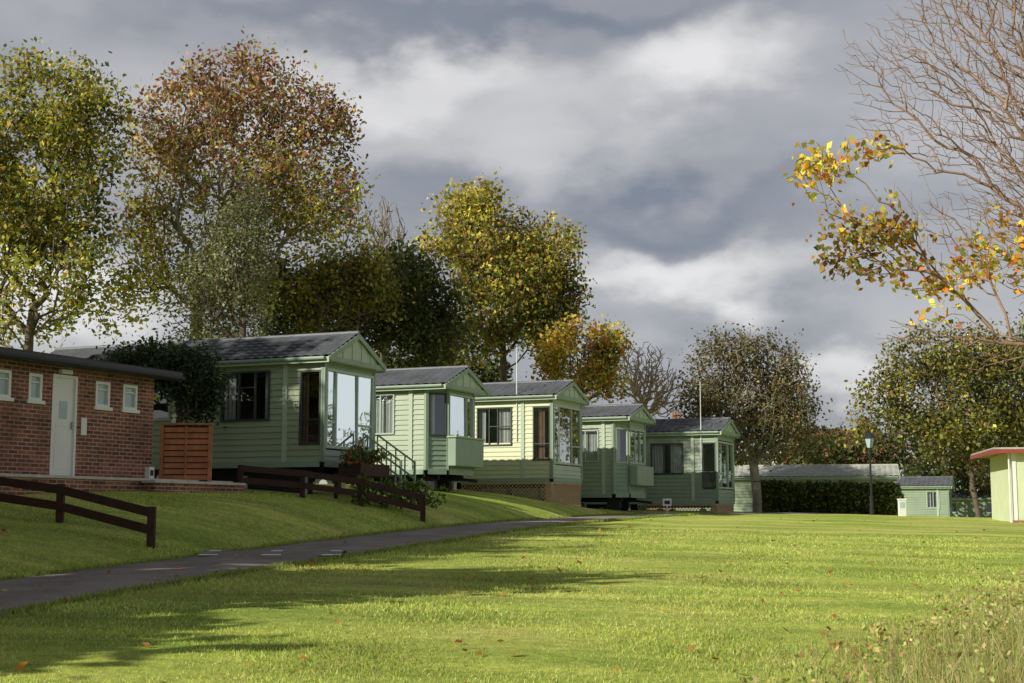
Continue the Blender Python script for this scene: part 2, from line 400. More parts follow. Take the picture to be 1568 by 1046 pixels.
def fullfront(W,z0,z1,g='mirror'):
    return [dict(r=(.09,W-.09,z0,z1),vm=[.2,.66],hm=[(.32,0,.2),(.32,.66,1)],g=g,fw=.07)]
c_1=caravan(495,34,2.97,2.44,3.14,W=2.45,sk='side',swins=[dict(t=(1.5,2.85,1.03,2.2),vm=[.35,.7],hm=[(.68,.35,.7)],fk='framed',cur=[(0,.22,'curt'),(.86,1,'curt')]),
   dict(t=(.08,.62,.43,2.16),hm=[(.33,0,1)],fk='framed',cur=[(0,.25,'curtr')]),dict(t=(4.4,5.6,1.1,2.2),vm=[.5],cur=[(0,.3,'curt')])],front=fullfront(2.45,.36,2.2),under='none')
c_2=caravan(675,41,3.0,2.39,3.0,W=2.65,cant=.45,sk='side3',tpost=.95,swins=[dict(t=(1.5,2.3,1.06,2.2),vm=[.45],cur=[(.1,.95,'curt')])],
   cantw=[dict(r=(.1,.58,1.0,2.2),fk='framed',cur=[(0,.4,'curt')])],front=[dict(r=(.05,1.7,1.0,2.2),vm=[.72],g='mirror',fw=.05)],under='wheels')
mb=MB();mb.box((.05,.35,.12),(.32,2.3,.93),'trim');mb.box((.03,.3,.93),(.36,2.35,.98),'trimp');mb.obj('front_gas_locker',c_2,.03)
c_3=caravan(845,46,2.89,2.61,3.17,W=2.65,sk='side2',tpost=1.0,swins=[dict(t=(1.4,2.6,1.09,2.3),vm=[.35,.6],hm=[(.5,.35,1)],fk='framed',cur=[(.0,.2,'curt'),(.6,1,'curt')]),
   dict(t=(.06,.62,.6,2.28),hm=[(.3,0,1)],fk='framed',cur=[(0,.6,'curtr')])],front=fullfront(2.65,.5,2.35,'mirror2'),under='lattice',aerial=(-1.2,1.1))
c_4=caravan(957,50.5,2.46,2.66,3.15,W=2.6,cant=.42,sk='side3',tpost=.8,swins=[dict(t=(1.0,1.95,1.15,2.25),vm=[.5],cur=[(0,.95,'curt')])],
   cantw=[dict(r=(.08,.52,1.1,2.3),cur=[(0,.5,'curt')])],front=[dict(r=(.05,1.7,1.1,2.3),vm=[.35,.7],g='mirror2',fw=.05,cur=[(0,.3,'curt')])])
mb=MB();mb.box((.05,.3,.3),(.35,2.2,1.0),'trim');mb.obj('front_gas_locker',c_4,.03)
c_5=caravan(1097,55,2.27,2.6,3.15,W=2.45,sk='side4',tpost=.95,swins=[dict(t=(1.35,2.6,1.05,2.2),vm=[.4,.6],fk='framed',cur=[(0,.4,'curt'),(.6,1,'curt')]),
   dict(t=(.06,.55,.5,2.2),hm=[(.35,0,1)],fk='framed')],front=fullfront(2.45,.5,2.25,'mirror2'),under='lattice',aerial=(-.6,1.4))
caravan(1368,72,1.62,2.0,2.6,Lc=11,W=3,sk='side3',tpost=0,ang=math.radians(12),roofk='palemetal',swins=[dict(t=(1.,2.,.9,1.7),vm=[.5],cur=[(0,.3,'curt')]),dict(t=(4.,5.5,.9,1.7),vm=[.5])])
caravan(1448,85,1.35,2.05,2.6,Lc=7,W=2.8,sk='side4',tpost=.6,ang=math.radians(20),swins=[dict(t=(.5,1.2,.8,1.8),vm=[.5],cur=[(0,.3,'curt'),(.7,1,'curt')])],front=[dict(r=(.3,2.4,.8,1.8),vm=[.5])])
caravan(1523,96,1.1,1.75,2.15,Lc=7,W=2.8,sk='side4',tpost=0,ang=math.radians(15),swins=[dict(t=(.3,.7,.8,1.5)),dict(t=(2.6,3.4,.8,1.5))])
# ------------------------------------------------------------------ foliage helpers
def leafquads(C,size,cols,flat=0.,asp=.6):
    n=len(C);a=rng.normal(size=(n,3));a[:,2]*=(1-flat);a/=np.linalg.norm(a,axis=1)[:,None]
    t=rng.normal(size=(n,3));t[:,2]*=(1-flat);b=np.cross(a,t)
    if flat>.5:b=np.cross(a,np.array([0,0,1.])+.3*rng.normal(size=(n,3)))
    b/=np.linalg.norm(b,axis=1)[:,None]
    s=size*(.6+.8*rng.random(n))[:,None]
    v=np.stack([C-a*s*.5,C-b*s*asp*.5+a*s*.05,C+a*s*.5,C+b*s*asp*.5+a*s*.05],1).reshape(-1,3)
    return v,np.arange(4*n).reshape(n,4),np.repeat(cols,4,0)
def pick(pal,wts,n,jit=.25):
    pal=np.array(pal);w=np.array(wts,float);w/=w.sum();i=rng.choice(len(pal),n,p=w)
    return pal[i]*(1+jit*rng.normal(size=(n,1))).clip(.35,1.9)*(1+.08*rng.normal(size=(n,3)))
def lobesample(lobes,n,shell=.45):
    lb=np.array(lobes,float);vol=lb[:,3]*lb[:,4]*lb[:,5];i=rng.choice(len(lb),n,p=vol/vol.sum())
    d=rng.normal(size=(n,3));d/=np.linalg.norm(d,axis=1)[:,None];r=rng.random(n)**shell
    return lb[i,:3]+d*r[:,None]*lb[i,3:6]
def clump(P,sc,thr):
    k=np.array([noise.noise(Vector(p)*sc) for p in P]);return k>thr
def foliage(name,lobes,n,size,pal,wts,parent=None,sc=.9,thr=-.1,shell=.3):
    P=lobesample(lobes,n,shell);P=P[clump(P,sc,thr)]
    c=pick(pal,wts,len(P)).clip(.003,1)
    v,f,c=leafquads(P,size,c);return npmesh(name,v,f,4,'leaf',c,parent)
d=MB()
d.box((.35,-.1,-.35),(1.15,1.5,-.28),'fence')
for x_ in(.4,1.1):
    for y_ in(-.05,1.45): d.box((x_-.04,y_-.04,-1.2),(x_+.04,y_+.04,-.35),'fence')
d.box((.45,-.05,-.28),(1.05,1.4,-.05),'fence')
d.obj('planter_bench',c_1,.01)
sm=MB()
for k in range(4): sm.box((.1+.25*k,1.7,-.12-.2*k),(.4+.25*k,2.4,-.07-.2*k),'lat')
for y_ in(1.68,2.42):
    sm.beam((.15,y_,.75),(1.2,y_,.05),.04,.04,'trim');sm.beam((.15,y_,.35),(1.2,y_,-.35),.04,.04,'trim')
    for k in range(5):
        x_=.15+k*.26;sm.beam((x_,y_,-.1-.67*k*.26-.1),(x_,y_,.75-.667*k*.26),.03,.03,'trim')
    sm.beam((1.2,y_,-1),(1.2,y_,.08),.05,.05,'trim')
sm.obj('entrance_steps',c_1)
G=[(.08,.14,.03),(.13,.20,.04),(.05,.08,.02)]
def worldpt(c,l): 
    a=-c.rotation_euler[2];return (c.location.x+l[0]*math.cos(a)+l[1]*math.sin(a),c.location.y-l[0]*math.sin(a)+l[1]*math.cos(a),c.location.z+l[2])
lb=[(*worldpt(c_1,(.75,y_,.05+.12*random.random())),.28,.28,.22) for y_ in(0,.35,.7,1.05,1.35)]
foliage('flowering_plant',lb,1000,.09,G+[(.6,.05,.04),(.6,.35,.05)],[3,3,2,1.4,.5],thr=-.4)
lb=[(*worldpt(c_1,(1.5+.2*k,.3+.5*k,-.75)),.35,.35,.35) for k in range(4)]+[(*worldpt(c_1,(1.3,-.4,-.7)),.3,.3,.4)]
foliage('garden_shrub',lb,1700,.1,G+[(.20,.28,.06)],[2,3,1,2],thr=-.3)
# ------------------------------------------------------------------ brick building
BO=(-7.75,31,2.47);BA=-math.atan2(.432,.902)
e=empty('brick_toilet_block',BO,BA);w=MB();fr=MB()
ops=[(-.99,-.54,1.46,1.98),(-1.82,-1.39,1.46,1.98),(-3.05,-2.35,0,2.02),(-3.69,-3.33,1.46,1.98),(-4.62,-4.15,1.46,1.98),(-6.,-5.5,1.46,1.98)]
ys=sorted(set([-12,0]+[a for o_ in ops for a in o_[:2]]))
for a,b_ in zip(ys[:-1],ys[1:]):
    op=[o_ for o_ in ops if abs(o_[0]-a)<1e-6]
    if op:
        _,_,z0,z1=op[0]
        if z0>0:w.obox(V(-.22,a,-.3),V(.22,0,0),V(0,b_-a,0),V(0,0,z0+.3),'brick')
        w.obox(V(-.22,a,z1),V(.22,0,0),V(0,b_-a,0),V(0,0,2.2-z1),'brick')
    else:w.obox(V(-.22,a,-.3),V(.22,0,0),V(0,b_-a,0),V(0,0,2.5),'brick')
w.box((-5,-.22,-.3),(-.22,0,2.2),'brick');w.box((-5,-12,-.3),(-4.8,-.22,2.2),'brick');w.box((-4.8,-12,-.3),(-.22,-11.8,2.2),'brick')
w.obj('brick_walls',e)
for(a,b_,z0,z1)in ops:
    if z0>0:
        for yy in(a,b_-.06):fr.box((-.08,yy,z0),(.01,yy+.06,z1),'white')
        fr.box((-.08,a+.06,z1-.06),(.008,b_-.06,z1),'white');fr.box((-.12,a-.05,z0-.07),(.05,b_+.05,z0),'white')
        fr.box((-.08,a+.06,z0),(.008,b_-.06,z0+.05),'white');fr.box((-.06,a+.06,z0+.34),(-.01,b_-.06,z0+.37),'white')
        fr.box((-.06,a+.06,z0+.05),(-.05,b_-.06,z1-.06),'frost')
    else:
        fr.box((-.1,a,z0),(.012,a+.06,z1),'white');fr.box((-.1,b_-.06,z0),(.012,b_,z1),'white');fr.box((-.1,a+.06,z1-.06),(.01,b_-.06,z1),'white')
        fr.box((-.07,a+.06,.02),(-.03,b_-.06,z1-.06),'white')
        fr.box((-.031,a+.24,1.15),(-.02,b_-.24,1.5),'frost')
        for zz,hh in((.15,.7),(1.0,.04),):fr.box((-.03,a+.14,zz),(-.022,b_-.14,zz+hh),'white')
        fr.box((-.03,b_-.12,.95),(.02,b_-.09,1.1),'steel')
fr.box((.002,-2.22,.85),(.02,-2.06,1.2),'white');fr.box((.002,-2.9,2.04),(.1,-2.6,2.12),'white')
fr.box((.0,-.22,.02),(.12,-.05,.27),'white');fr.box((.12,-.19,.08),(.125,-.08,.2),'black')
fr.obj('windows_and_door',e,.006)
r=MB();r.box((-5.3,-12.3,2.2),(.32,.5,2.27),'felt');r.box((.32,-12.3,2.14),(.35,.5,2.34),'black');r.box((-5.3,.5,2.16),(.35,.53,2.34),'black')
r.box((-5.2,-12.2,2.27),(.32,.5,2.36),'felt');r.cyl((.4,-12.3,2.2),(.4,.5,2.2),.05,.05,8,'black')
r.cyl((-.6,-4.5,2.3),(-.6,-4.5,2.7),.025,.025,6,'steel')
r.cyl((-.6,-4.5,2.7),(-.52,-4.58,2.72),.05,.24,16,'steel')
r.obj('flat_roof',e)
t=empty('brick_terrace_wall',BO,BA);w=MB()
w.box((.45,-13,-1.3),(.65,1.94,-.06),'brick');w.box((-5,1.75,-1.3),(.45,1.94,-.06),'brick');w.box((.002,-13,-.2),(.45,1.75,-.02),'conc')
w.box((.65,-1.1,-1.3),(1.0,1.94,-.1),'brick')
w.obj('retaining_walls',t)
w=MB();w.box((.42,-13,-.058),(.69,1.98,.0),'conc');w.box((.69,-1.14,-.098),(1.04,1.98,-.04),'conc');w.obj('coping',t,.01)
e=empty('wooden_fence_panel',(-7.6,31.3,2.42),math.radians(4));w=MB()
w.box((0,.03,0),(1.02,.04,1.24),'fence')
for k in range(9):w.box((.03,.0,.05+k*.13),(1.0,.022+.006*(k%2),.05+k*.13+.105),'panel')
for x_ in(-.02,1.02):w.box((x_-.04,-.03,-.3),(x_+.04,.07,1.25),'panel')
w.box((.48,-.02,.0),(.52,-.002,1.22),'panel')
w.box((-.06,-.05,1.25),(1.08,.09,1.29),'panel');w.obj('slats_and_posts',e,.006)
def rail(pts,hh,rails,name):
    e=empty(name,(pts[0][0],pts[0][1],0));w=MB();ox,oy=pts[0]
    for(x,y)in pts:
        g=h(x,y);w.box((x-ox-.06,y-oy-.05,g-.2),(x-ox+.06,y-oy+.05,g+hh),'fence')
    for(a,b_)in zip(pts[:-1],pts[1:]):
        for q in rails:
            w.beam((a[0]-ox,a[1]-oy-.07,h(*a)+hh*q),(b_[0]-ox,b_[1]-oy-.07,h(*b_)+hh*q),.04,.14,'fence')
    w.obj('posts_and_rails',e,.006)
rail([(-12.5,26.3),(-9.6,24.7),(-7.34,23.5),(-5.6,22.5)],.62,[.85,.42],'timber_rail_fence')
rail([(-6.1,32.4),(-4.75,32.7),(-3.45,33.0),(-2.05,33.3)],.62,[.88,.45],'timber_rail_fence')
# ------------------------------------------------------------------ lamp, hedge, right building etc
lx,ly=(1331-784)/F*59.,59.;e=empty('lamp_post',(lx,ly,h(lx,ly)));w=MB()
w.cyl((0,0,-.2),(0,0,.7),.09,.07,12,'black');w.cyl((0,0,.7),(0,0,2.65),.05,.04,10,'black');w.cyl((0,0,.68),(0,0,.76),.09,.09,12,'black')
w.beam((-.25,0,2.4),(.25,0,2.4),.025,.025,'black');w.cyl((0,0,2.62),(0,0,2.72),.1,.1,8,'black')
w.cyl((0,0,2.73),(0,0,3.12),.11,.21,4,'frost');w.cyl((0,0,3.12),(0,0,3.18),.28,.28,4,'black');w.cyl((0,0,3.18),(0,0,3.38),.26,.06,4,'black');w.cyl((0,0,3.38),(0,0,3.5),.03,.01,8,'black')
for k in range(4):
    a=2*math.pi*k/4;w.beam((.125*math.cos(a),.125*math.sin(a),2.72),(.225*math.cos(a),.225*math.sin(a),3.13),.03,.03,'black')
w.obj('post_and_lantern',e)
hb=[]
for k in range(46):
    x_=10.9+k*.13;hb.append((x_,63+random.uniform(-.2,.2),h(x_,63)+.7+random.uniform(-.05,.06),.33,.5,.78))
foliage('garden_hedge',hb,22000,.13,[(.08,.12,.025),(.04,.065,.015),(.16,.19,.04),(.26,.2,.05)],[3,3,2,.9],thr=-.6,shell=.25)
w=MB();w.box((0,-.1,-.2),(.28,.1,.62),'white');w.box((-.02,-.12,.62),(.3,.12,.68),'white');w.box((.04,-.105,.3),(.24,-.1,.55),'frost');gx_=(1372-784)/F*58;w.obj('service_pedestal',None,.02,loc=(gx_,58,h(gx_,58)))
w=MB();w.beam((0,0,-.1),(0,0,.5),.05,.05,'white');w.box((-.16,-.03,.25),(.16,-.0,.52),'white');w.box((-.1,-.036,.32),(.1,-.03,.44),'black');gx_=(1020-784)/F*52;w.obj('pitch_number_sign',None,loc=(gx_,52,1.8))
e=empty('cream_park_building',(17.35,50,h(17.5,50)-.02),math.radians(-10));w=MB()
w.box((0,0,-.3),(7,5,2.45),'cream');w.box((-.03,-.03,-.28),(.12,.0,2.45),'white');w.box((-.03,0,-.28),(0,.12,2.45),'white')
for k in range(1,9):w.box((.12+k*.7,-.012,.15),(.15+k*.7,0,2.45),'white')
w.box((-.05,-.06,-.3),(7,-.03,.1),'brick')
w.obj('walls',e);w=MB();w.box((-.65,-.35,2.5),(7.3,5.3,2.6),'palemetal');w.box((-.68,-.38,2.4),(7.3,-.35,2.54),'red');w.box((-.68,-.35,2.4),(-.65,5.3,2.54),'red')
w.box((-.65,-.35,2.45),(7.3,5.3,2.5),'red');w.cyl((-.12,-.1,-.2),(-.12,-.1,2.4),.03,.03,8,'white');w.obj('roof_and_fascia',e)
def house(x,y,wd,dp,eh,rh,name='brick_house'):
    e=empty(name,(x,y,h(x,y)));w=MB();w.box((-wd/2,0,-.5),(wd/2,dp,eh),'brick')
    for s in(-wd/2,wd/2):w.poly([(s,0,eh),(s,dp,eh),(s,dp/2,eh+rh)],'white')
    for k in range(3):
        xx=-wd/2+wd*(k+.5)/3;w.box((xx-.6,-.03,eh-1.8),(xx+.6,0,eh-.6),'white');w.box((xx-.5,-.04,eh-1.7),(xx+.5,-.03,eh-.7),'framed')
    w.obj('walls_and_windows',e);w=MB();roofsheet(w,-wd/2-.3,wd/2+.3,-.4,eh-.2,dp/2,eh+rh,'tile');roofsheet(w,-wd/2-.3,wd/2+.3,dp+.4,eh-.2,dp/2,eh+rh,'tile');w.box((wd/2-1.5,dp/2-.4,eh),(wd/2-.7,dp/2+.4,eh+rh+1),'brick');w.obj('tiled_roof',e)
house(12.6,118,5,8,5.0,3.0);house(25.5,112,8,8,4.2,3.0)
# ------------------------------------------------------------------ trees
def tree(name,base,ttop,lobes,npts,nleaf,lsize,pal,wts,tip=.009,bf=.35,bark='bark',spread=.25,step=.6,colfn=None,leaflobes=None,shell=.5,thr=-.15,sc=.45,expo=2.25,parent=None,droop=0,asp=.6):
    P0=np.array(base,float);P1=np.array(ttop,float)
    pts=lobesample(lobes,npts,shell);pts=pts[np.argsort(np.linalg.norm(pts-P1,axis=1))]
    mx=npts*12+50;P=np.zeros((mx,3));par=np.full(mx,-1);pl=np.zeros(mx);n=0
    ks=max(4,int(np.linalg.norm(P1-P0)/.6))
    for k in range(ks+1):
        t=k/ks;P[n]=P0+(P1-P0)*t+rng.normal(size=3)*.04*(k>0);par[n]=n-1;pl[n]=np.linalg.norm(P[n]-P0);n+=1
    k0=int(ks*.55)
    for p in pts:
        d=np.linalg.norm(P[k0:n]-p,axis=1);j=int(np.argmin(d+bf*pl[k0:n]))+k0;D=d[j-k0]
        k=max(1,min(8,int(round(D/step))));a=P[j].copy();prev=j
        if D<.03:continue
        up=np.array([0,0,1.])
        for q in range(1,k+1):
            t=q/k;c=a+(p-a)*t+(up*(.10-droop)*D*math.sin(math.pi*t) if k>1 else 0)
            if q<k:c=c+rng.normal(size=3)*.05*min(D,1.5)
            P[n]=c;par[n]=prev;pl[n]=pl[prev]+np.linalg.norm(c-P[prev]);prev=n;n+=1
            if n>=mx-10:break
        if n>=mx-10:break
    P=P[:n];par=par[:n];acc=np.zeros(n);R=np.zeros(n)
    for i in range(n-1,-1,-1):
        if acc[i]==0:acc[i]=tip**expo
        R[i]=acc[i]**(1/expo)
        if par[i]>=0:acc[par[i]]+=acc[i]
    e=empty(name,tuple(P0));
    i=np.arange(1,n);A=P[par[i]];B=P[i];ra=np.minimum(R[par[i]],R[i]*1.6);rb=R[i]
    S=4 if npts>3000 else 5;dd=B-A;ln=np.linalg.norm(dd,axis=1);ok=ln>1e-5;A,B,ra,rb,dd,ln=A[ok],B[ok],ra[ok],rb[ok],dd[ok],ln[ok];dd/=ln[:,None]
    ref=np.where(abs(dd[:,2:3])<.9,np.array([[0,0,1.]]),np.array([[1.,0,0]]));u=np.cross(dd,ref);u/=np.linalg.norm(u,axis=1)[:,None];w_=np.cross(dd,u)
    th=2*np.pi*np.arange(S)/S;ring=u[:,None,:]*np.cos(th)[None,:,None]+w_[:,None,:]*np.sin(th)[None,:,None]
    vs=np.concatenate([A[:,None]+ring*ra[:,None,None],B[:,None]+ring*rb[:,None,None]],1)
    m_=len(A);b0=(np.arange(m_)*2*S)[:,None];k=np.arange(S)[None];fs=np.stack([b0+k,b0+(k+1)%S,b0+S+(k+1)%S,b0+S+k],-1).reshape(-1,4)
    npmesh('trunk_and_limbs',vs.reshape(-1,3)-P0,fs,4,bark,parent=e,smooth=True)
    if nleaf:
        cand=P[(R<tip*2.6)]
        if leaflobes is not None:
            keep=np.zeros(len(cand),bool)
            for l in leaflobes:
                l=np.array(l);keep|=(((cand-l[:3])/l[3:6])**2).sum(1)<1
            cand=cand[keep]
        cand=cand[clump(cand,sc,thr)]
        wt=rng.random(len(cand))**1.5+.05;ii=rng.choice(len(cand),nleaf,p=wt/wt.sum())
        C=cand[ii]+rng.normal(size=(nleaf,3))*spread
        c=colfn(C) if colfn else pick(pal,wts,nleaf)
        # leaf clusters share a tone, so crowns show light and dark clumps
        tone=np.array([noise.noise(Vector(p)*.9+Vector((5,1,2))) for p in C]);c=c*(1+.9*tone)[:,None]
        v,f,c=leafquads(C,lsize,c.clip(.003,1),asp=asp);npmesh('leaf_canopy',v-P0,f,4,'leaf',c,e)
    return e
def lob(px,py,rx,ry,Y,dz=1.,dy=0):
    c=at(px,py,Y+dy);s=(Y+dy)/F;return (c[0],c[1],c[2],rx*s,(rx+ry)/2*s*dz,ry*s)
def gb(px,Y): x=(px-784)/F*Y;return (x,Y,h(x,Y)-.1)
OL=(.28,.27,.055);YG=(.50,.46,.085);YE=(.72,.55,.09);DG=(.085,.12,.03);BR=(.30,.14,.07);RB=(.38,.14,.08);OR=(.72,.30,.05);GR=(.23,.29,.055)
tree('ash_tree',gb(40,44),at(45,480,44),[lob(30,190,110,100,44),lob(110,230,80,120,44),lob(-40,280,110,150,44),lob(70,380,110,120,44),lob(150,160,40,60,44),lob(20,480,90,50,44),lob(120,480,60,40,44),lob(80,120,90,40,44)],1600,24000,.165,[OL,YG,GR,YE,DG],[4,5,2.4,1.8,1.2],thr=-.2,sc=.6)
def t2col(C):
    n=len(C);zt=(C[:,2]-8)/9+.15*rng.normal(size=n);c=pick([OL,YG,YE,GR],[3,4,2,1.4],n);r=pick([BR,RB,(.36,.24,.12),(.30,.24,.10)],[3,3,2.,2.],n)
    ww=np.clip((zt-.35)*2.2,0,.8)[:,None];s=rng.random((n,1))<ww;return np.where(s,r,c)
tree('maple_tree',gb(300,48),at(300,440,48),[lob(370,160,120,85,48),lob(460,210,80,90,48),lob(270,220,80,110,48),lob(230,360,60,110,48),lob(380,300,130,110,48),lob(490,320,75,90,48),lob(330,430,110,70,48),lob(515,180,38,55,48),lob(200,440,50,60,48),lob(375,95,45,35,48),lob(520,300,40,60,48)],2600,24000,.165,[],[],colfn=t2col,thr=-.18,sc=.65,bark='barkg',tip=.010)
tree('willow_tree',gb(370,45),at(370,470,45),[lob(370,330,50,80,45),lob(350,430,80,80,45),lob(330,490,90,50,45)],900,10000,.11,[(.24,.25,.13),(.32,.32,.16),(.15,.18,.07)],[3,2,2],thr=-.2,sc=.7,spread=.2)
ev=[lob(430,470,70,80,52),lob(520,490,90,80,54),lob(600,470,70,90,54),lob(660,500,60,90,55),lob(410,420,40,50,52),lob(560,430,50,50,54),lob(640,430,50,50,55)]
tree('holm_oak_tree',gb(540,53),at(540,540,53),ev,900,22000,.19,[DG,(.07,.09,.03),(.16,.18,.05),(.24,.2,.07)],[4,3,2.4,1.],thr=-.35,spread=.33)
tree('hawthorn_tree',gb(490,51),at(490,500,51),[lob(490,430,60,50,51),lob(560,430,60,50,51),lob(520,470,90,50,51)],600,7500,.16,[OL,YG,(.34,.22,.08),DG],[3,3,2,2],thr=-.2)
tree('bare_birch_tree',gb(585,58),at(585,430,58),[lob(585,370,42,75,58),lob(590,430,55,60,58)],1000,250,.14,[OL,BR],[1,1],bark='barkg',tip=.016,bf=.6)
def t5col(C):
    n=len(C);zt=(C[:,2]-8)/8+.2*rng.normal(size=n);c=pick([OL,DG,GR,BR],[4,2.4,2,1.4],n);r=pick([YG,YE,OL,(.45,.28,.07)],[4,2.,2.8,1.5],n);s=rng.random((n,1))<np.clip((zt-.15)*1.6,0,.85)[:,None];return np.where(s,r,c)
tree('lime_tree',gb(770,62),at(770,520,62),[lob(740,360,90,70,62),lob(685,400,55,60,62),lob(830,400,65,65,62),lob(770,450,110,70,62),lob(860,450,38,55,62),lob(720,500,80,60,62),lob(820,500,70,50,62),lob(720,320,50,35,62),lob(870,380,28,30,62)],1900,27000,.19,[],[],colfn=t5col,thr=-.24,sc=.5,spread=.3)
tree('cherry_tree',gb(890,58),at(890,600,58),[lob(880,540,48,45,58),lob(925,530,35,45,58),lob(900,580,55,35,58),lob(850,560,30,40,58)],600,7000,.17,[YE,OR,YG,GR,(.55,.15,.04)],[4,3,3.8,2.4,.4],thr=-.25)
tree('bare_pear_tree',gb(985,66),at(985,620,66),[lob(980,570,55,50,66),lob(1010,600,55,45,66)],1300,0,.15,[],[],bark='barkl',tip=.014)
tree('crab_apple_tree',gb(1157,61),at(1155,690,61),[lob(1110,560,65,50,61),lob(1190,575,60,55,61),lob(1150,640,95,70,61),lob(1080,620,45,60,61),lob(1220,640,40,60,61),lob(1150,530,50,30,61)],1700,17000,.145,[(.21,.145,.065),(.18,.18,.06),(.11,.10,.045),(.32,.21,.09)],[3,3.6,3.,1.1],thr=-.32,sc=.7,tip=.012,bark='barkg')
tree('sycamore_tree',gb(1495,74),at(1470,640,74),[lob(1430,560,80,60,74),lob(1510,560,80,60,74),lob(1370,620,75,60,74),lob(1460,640,110,70,74),lob(1580,580,80,90,74),lob(1320,660,40,40,74),lob(1550,660,80,60,74)],1500,26000,.21,[OL,DG,(.2,.17,.06),YG,(.27,.18,.055)],[3,3.4,3,1.5,1],thr=-.28,sc=.5,spread=.33)
lf=[lob(1240,250,60,60,17),lob(1290,330,80,80,17),lob(1350,390,85,70,17),lob(1300,410,60,55,17),lob(1440,450,110,50,17),lob(1330,270,75,60,17),lob(1540,400,90,80,17)]
def t10col(C): return pick([OR,YE,(.55,.14,.04),YG,(.36,.17,.06),(.32,.35,.08)],[3.,5,.8,3.4,1.2,1.8],len(C))
tb=gb(1790,17)
tree('beech_tree',tb,at(1760,420,17),[lob(1360,90,90,85,17),lob(1460,60,110,100,17),lob(1340,200,60,60,17),lob(1440,200,100,80,17),lob(1550,150,110,140,17),lob(1540,330,120,90,17),lob(1400,330,70,60,17),lob(1250,260,55,50,17),lob(1320,370,80,60,17),lob(1450,420,90,45,17),lob(1640,250,150,260,17),lob(1560,-60,200,120,17),lob(1420,510,90,35,17),lob(1520,540,80,40,17)],7500,2100,.088,[],[],colfn=t10col,leaflobes=lf,thr=-.2,sc=1.6,tip=.0028,bf=.5,bark='barkp',spread=.07,step=.25,expo=2.22,asp=.7)
lb=[]
for k in range(25):
    px=100+k*27;lb.append(lob(px,575+12*math.sin(k*1.7),38,36,66))
foliage('hedgerow',lb,20000,.26,[DG,(.06,.08,.025),(.15,.16,.045),(.22,.18,.06)],[3,3,2,1],thr=-.5,shell=.35)
lb=[lob(px,px2,45,r_,95+random.uniform(-6,6)) for px,px2,r_ in [(1000,700,40),(1050,690,45),(1100,700,40),(1200,690,40),(1250,690,40),(1290,695,40),(1340,690,40),(1400,690,50),(1460,690,60),(1520,690,60),(1580,690,60),(1640,680,60),(1250,720,40),(1320,735,35),(1420,735,35),(1500,730,40)]]
foliage('background_shrubbery',lb,22000,.32,[DG,(.06,.07,.025),(.15,.13,.05),(.22,.13,.06)],[3,3,2,1],thr=-.45,shell=.35)
lb=[]
for k in range(90):
    a=math.radians(-62+k*1.4);D=190;x_=D*math.sin(a);y_=D*math.cos(a);k2=1.8 if math.degrees(a)>38 else 1;lb.append((x_,y_,random.uniform(2,4.5)*k2,6,5,random.uniform(4,7)*k2))
foliage('distant_trees',lb,34000,.9,[DG,(.09,.10,.05),(.17,.13,.06)],[3,3,2],thr=-.5,sc=.2,shell=.3)
tree('yew_tree',(-7.9,33.2,2.1),(-7.8,33.2,3.6),[lob(275,570,60,38,33.3),lob(300,610,38,45,33.3),lob(215,555,60,24,34),lob(312,570,25,35,33)],400,10000,.1,[(.055,.10,.035),(.035,.06,.02),(.11,.15,.05)],[3,3,1.5],thr=-.45,spread=.16,step=.3)
# neighbouring trees to the left of the view
for(x_,y_,hh,s,nl_)in((-9.4,13.4,6.5,.6,6000),(-12.3,7.8,5.4,.72,6000),(-15.8,17.2,9.2,1.15,8000),(-20,20.5,14.,1.7,9000),(-21.5,16.8,13.5,1.6,9000),(-19.8,13.3,11.5,1.35,8000),(-24,24.5,15,1.8,8000)):
    g_=h(x_,y_);tree('oak_tree',(x_,y_,g_),(x_,y_,g_+hh*.4),[(x_+a*s,y_+b_*s,g_+hh*c,2.1*s,2.1*s,hh*.22) for a,b_,c in((0,0,.8),(1.5,.6,.58),(-1.5,-.3,.6),(.3,-1.4,.5),(-.2,1.5,.52))],420,nl_,.26+.17*s,[OL,YG,GR],[3,3,2],thr=-.6,spread=.3+.14*s,asp=.8)
# ------------------------------------------------------------------ grass blades
def inview(n,y0,y1,pw):
    y=y0+(y1-y0)*rng.random(n)**pw;x=(rng.random(n)*2-1)*(y*.40+1.2);return x,y
def blades(name,x,y,hgt,wid,col,lean=.5):
    n=len(x);z=H(x,y)-.012;a=rng.random(n)*2*np.pi;dx=np.cos(a)*wid/2;dy=np.sin(a)*wid/2
    la=rng.random(n)*2*np.pi;ll=hgt*lean*rng.random(n)
    B=np.stack([x,y,z],-1);D=np.stack([dx,dy,dx*0],-1);T_=B+np.stack([np.cos(la)*ll,np.sin(la)*ll,hgt],-1)
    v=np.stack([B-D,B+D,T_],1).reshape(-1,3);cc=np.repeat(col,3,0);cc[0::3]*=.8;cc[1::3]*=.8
    return npmesh(name,v,np.arange(3*n).reshape(n,3),3,'blade',cc)
x,y=inview(230000,9.5,34,1.5);ok=abs(x-roadx(y))>HW;x,y=x[ok],y[ok];n=len(x)
patch=np.array([noise.noise(Vector((a*.5,b_*.5,3)))+.9*noise.noise(Vector((a*.12+b_*.02,b_*1.1-a*.22,7))) for a,b_ in zip(x,y)])
c=pick([(.58,.70,.15),(.74,.79,.22),(.42,.56,.11),(.84,.78,.36)],[4,3,2.4,1.3],n,.2)*(1+.42*patch)[:,None]
blades('lawn_blades',x,y,(.018+.024*rng.random(n))*(1+.012*y),.007+.0006*y,c.clip(.01,1),1.2)
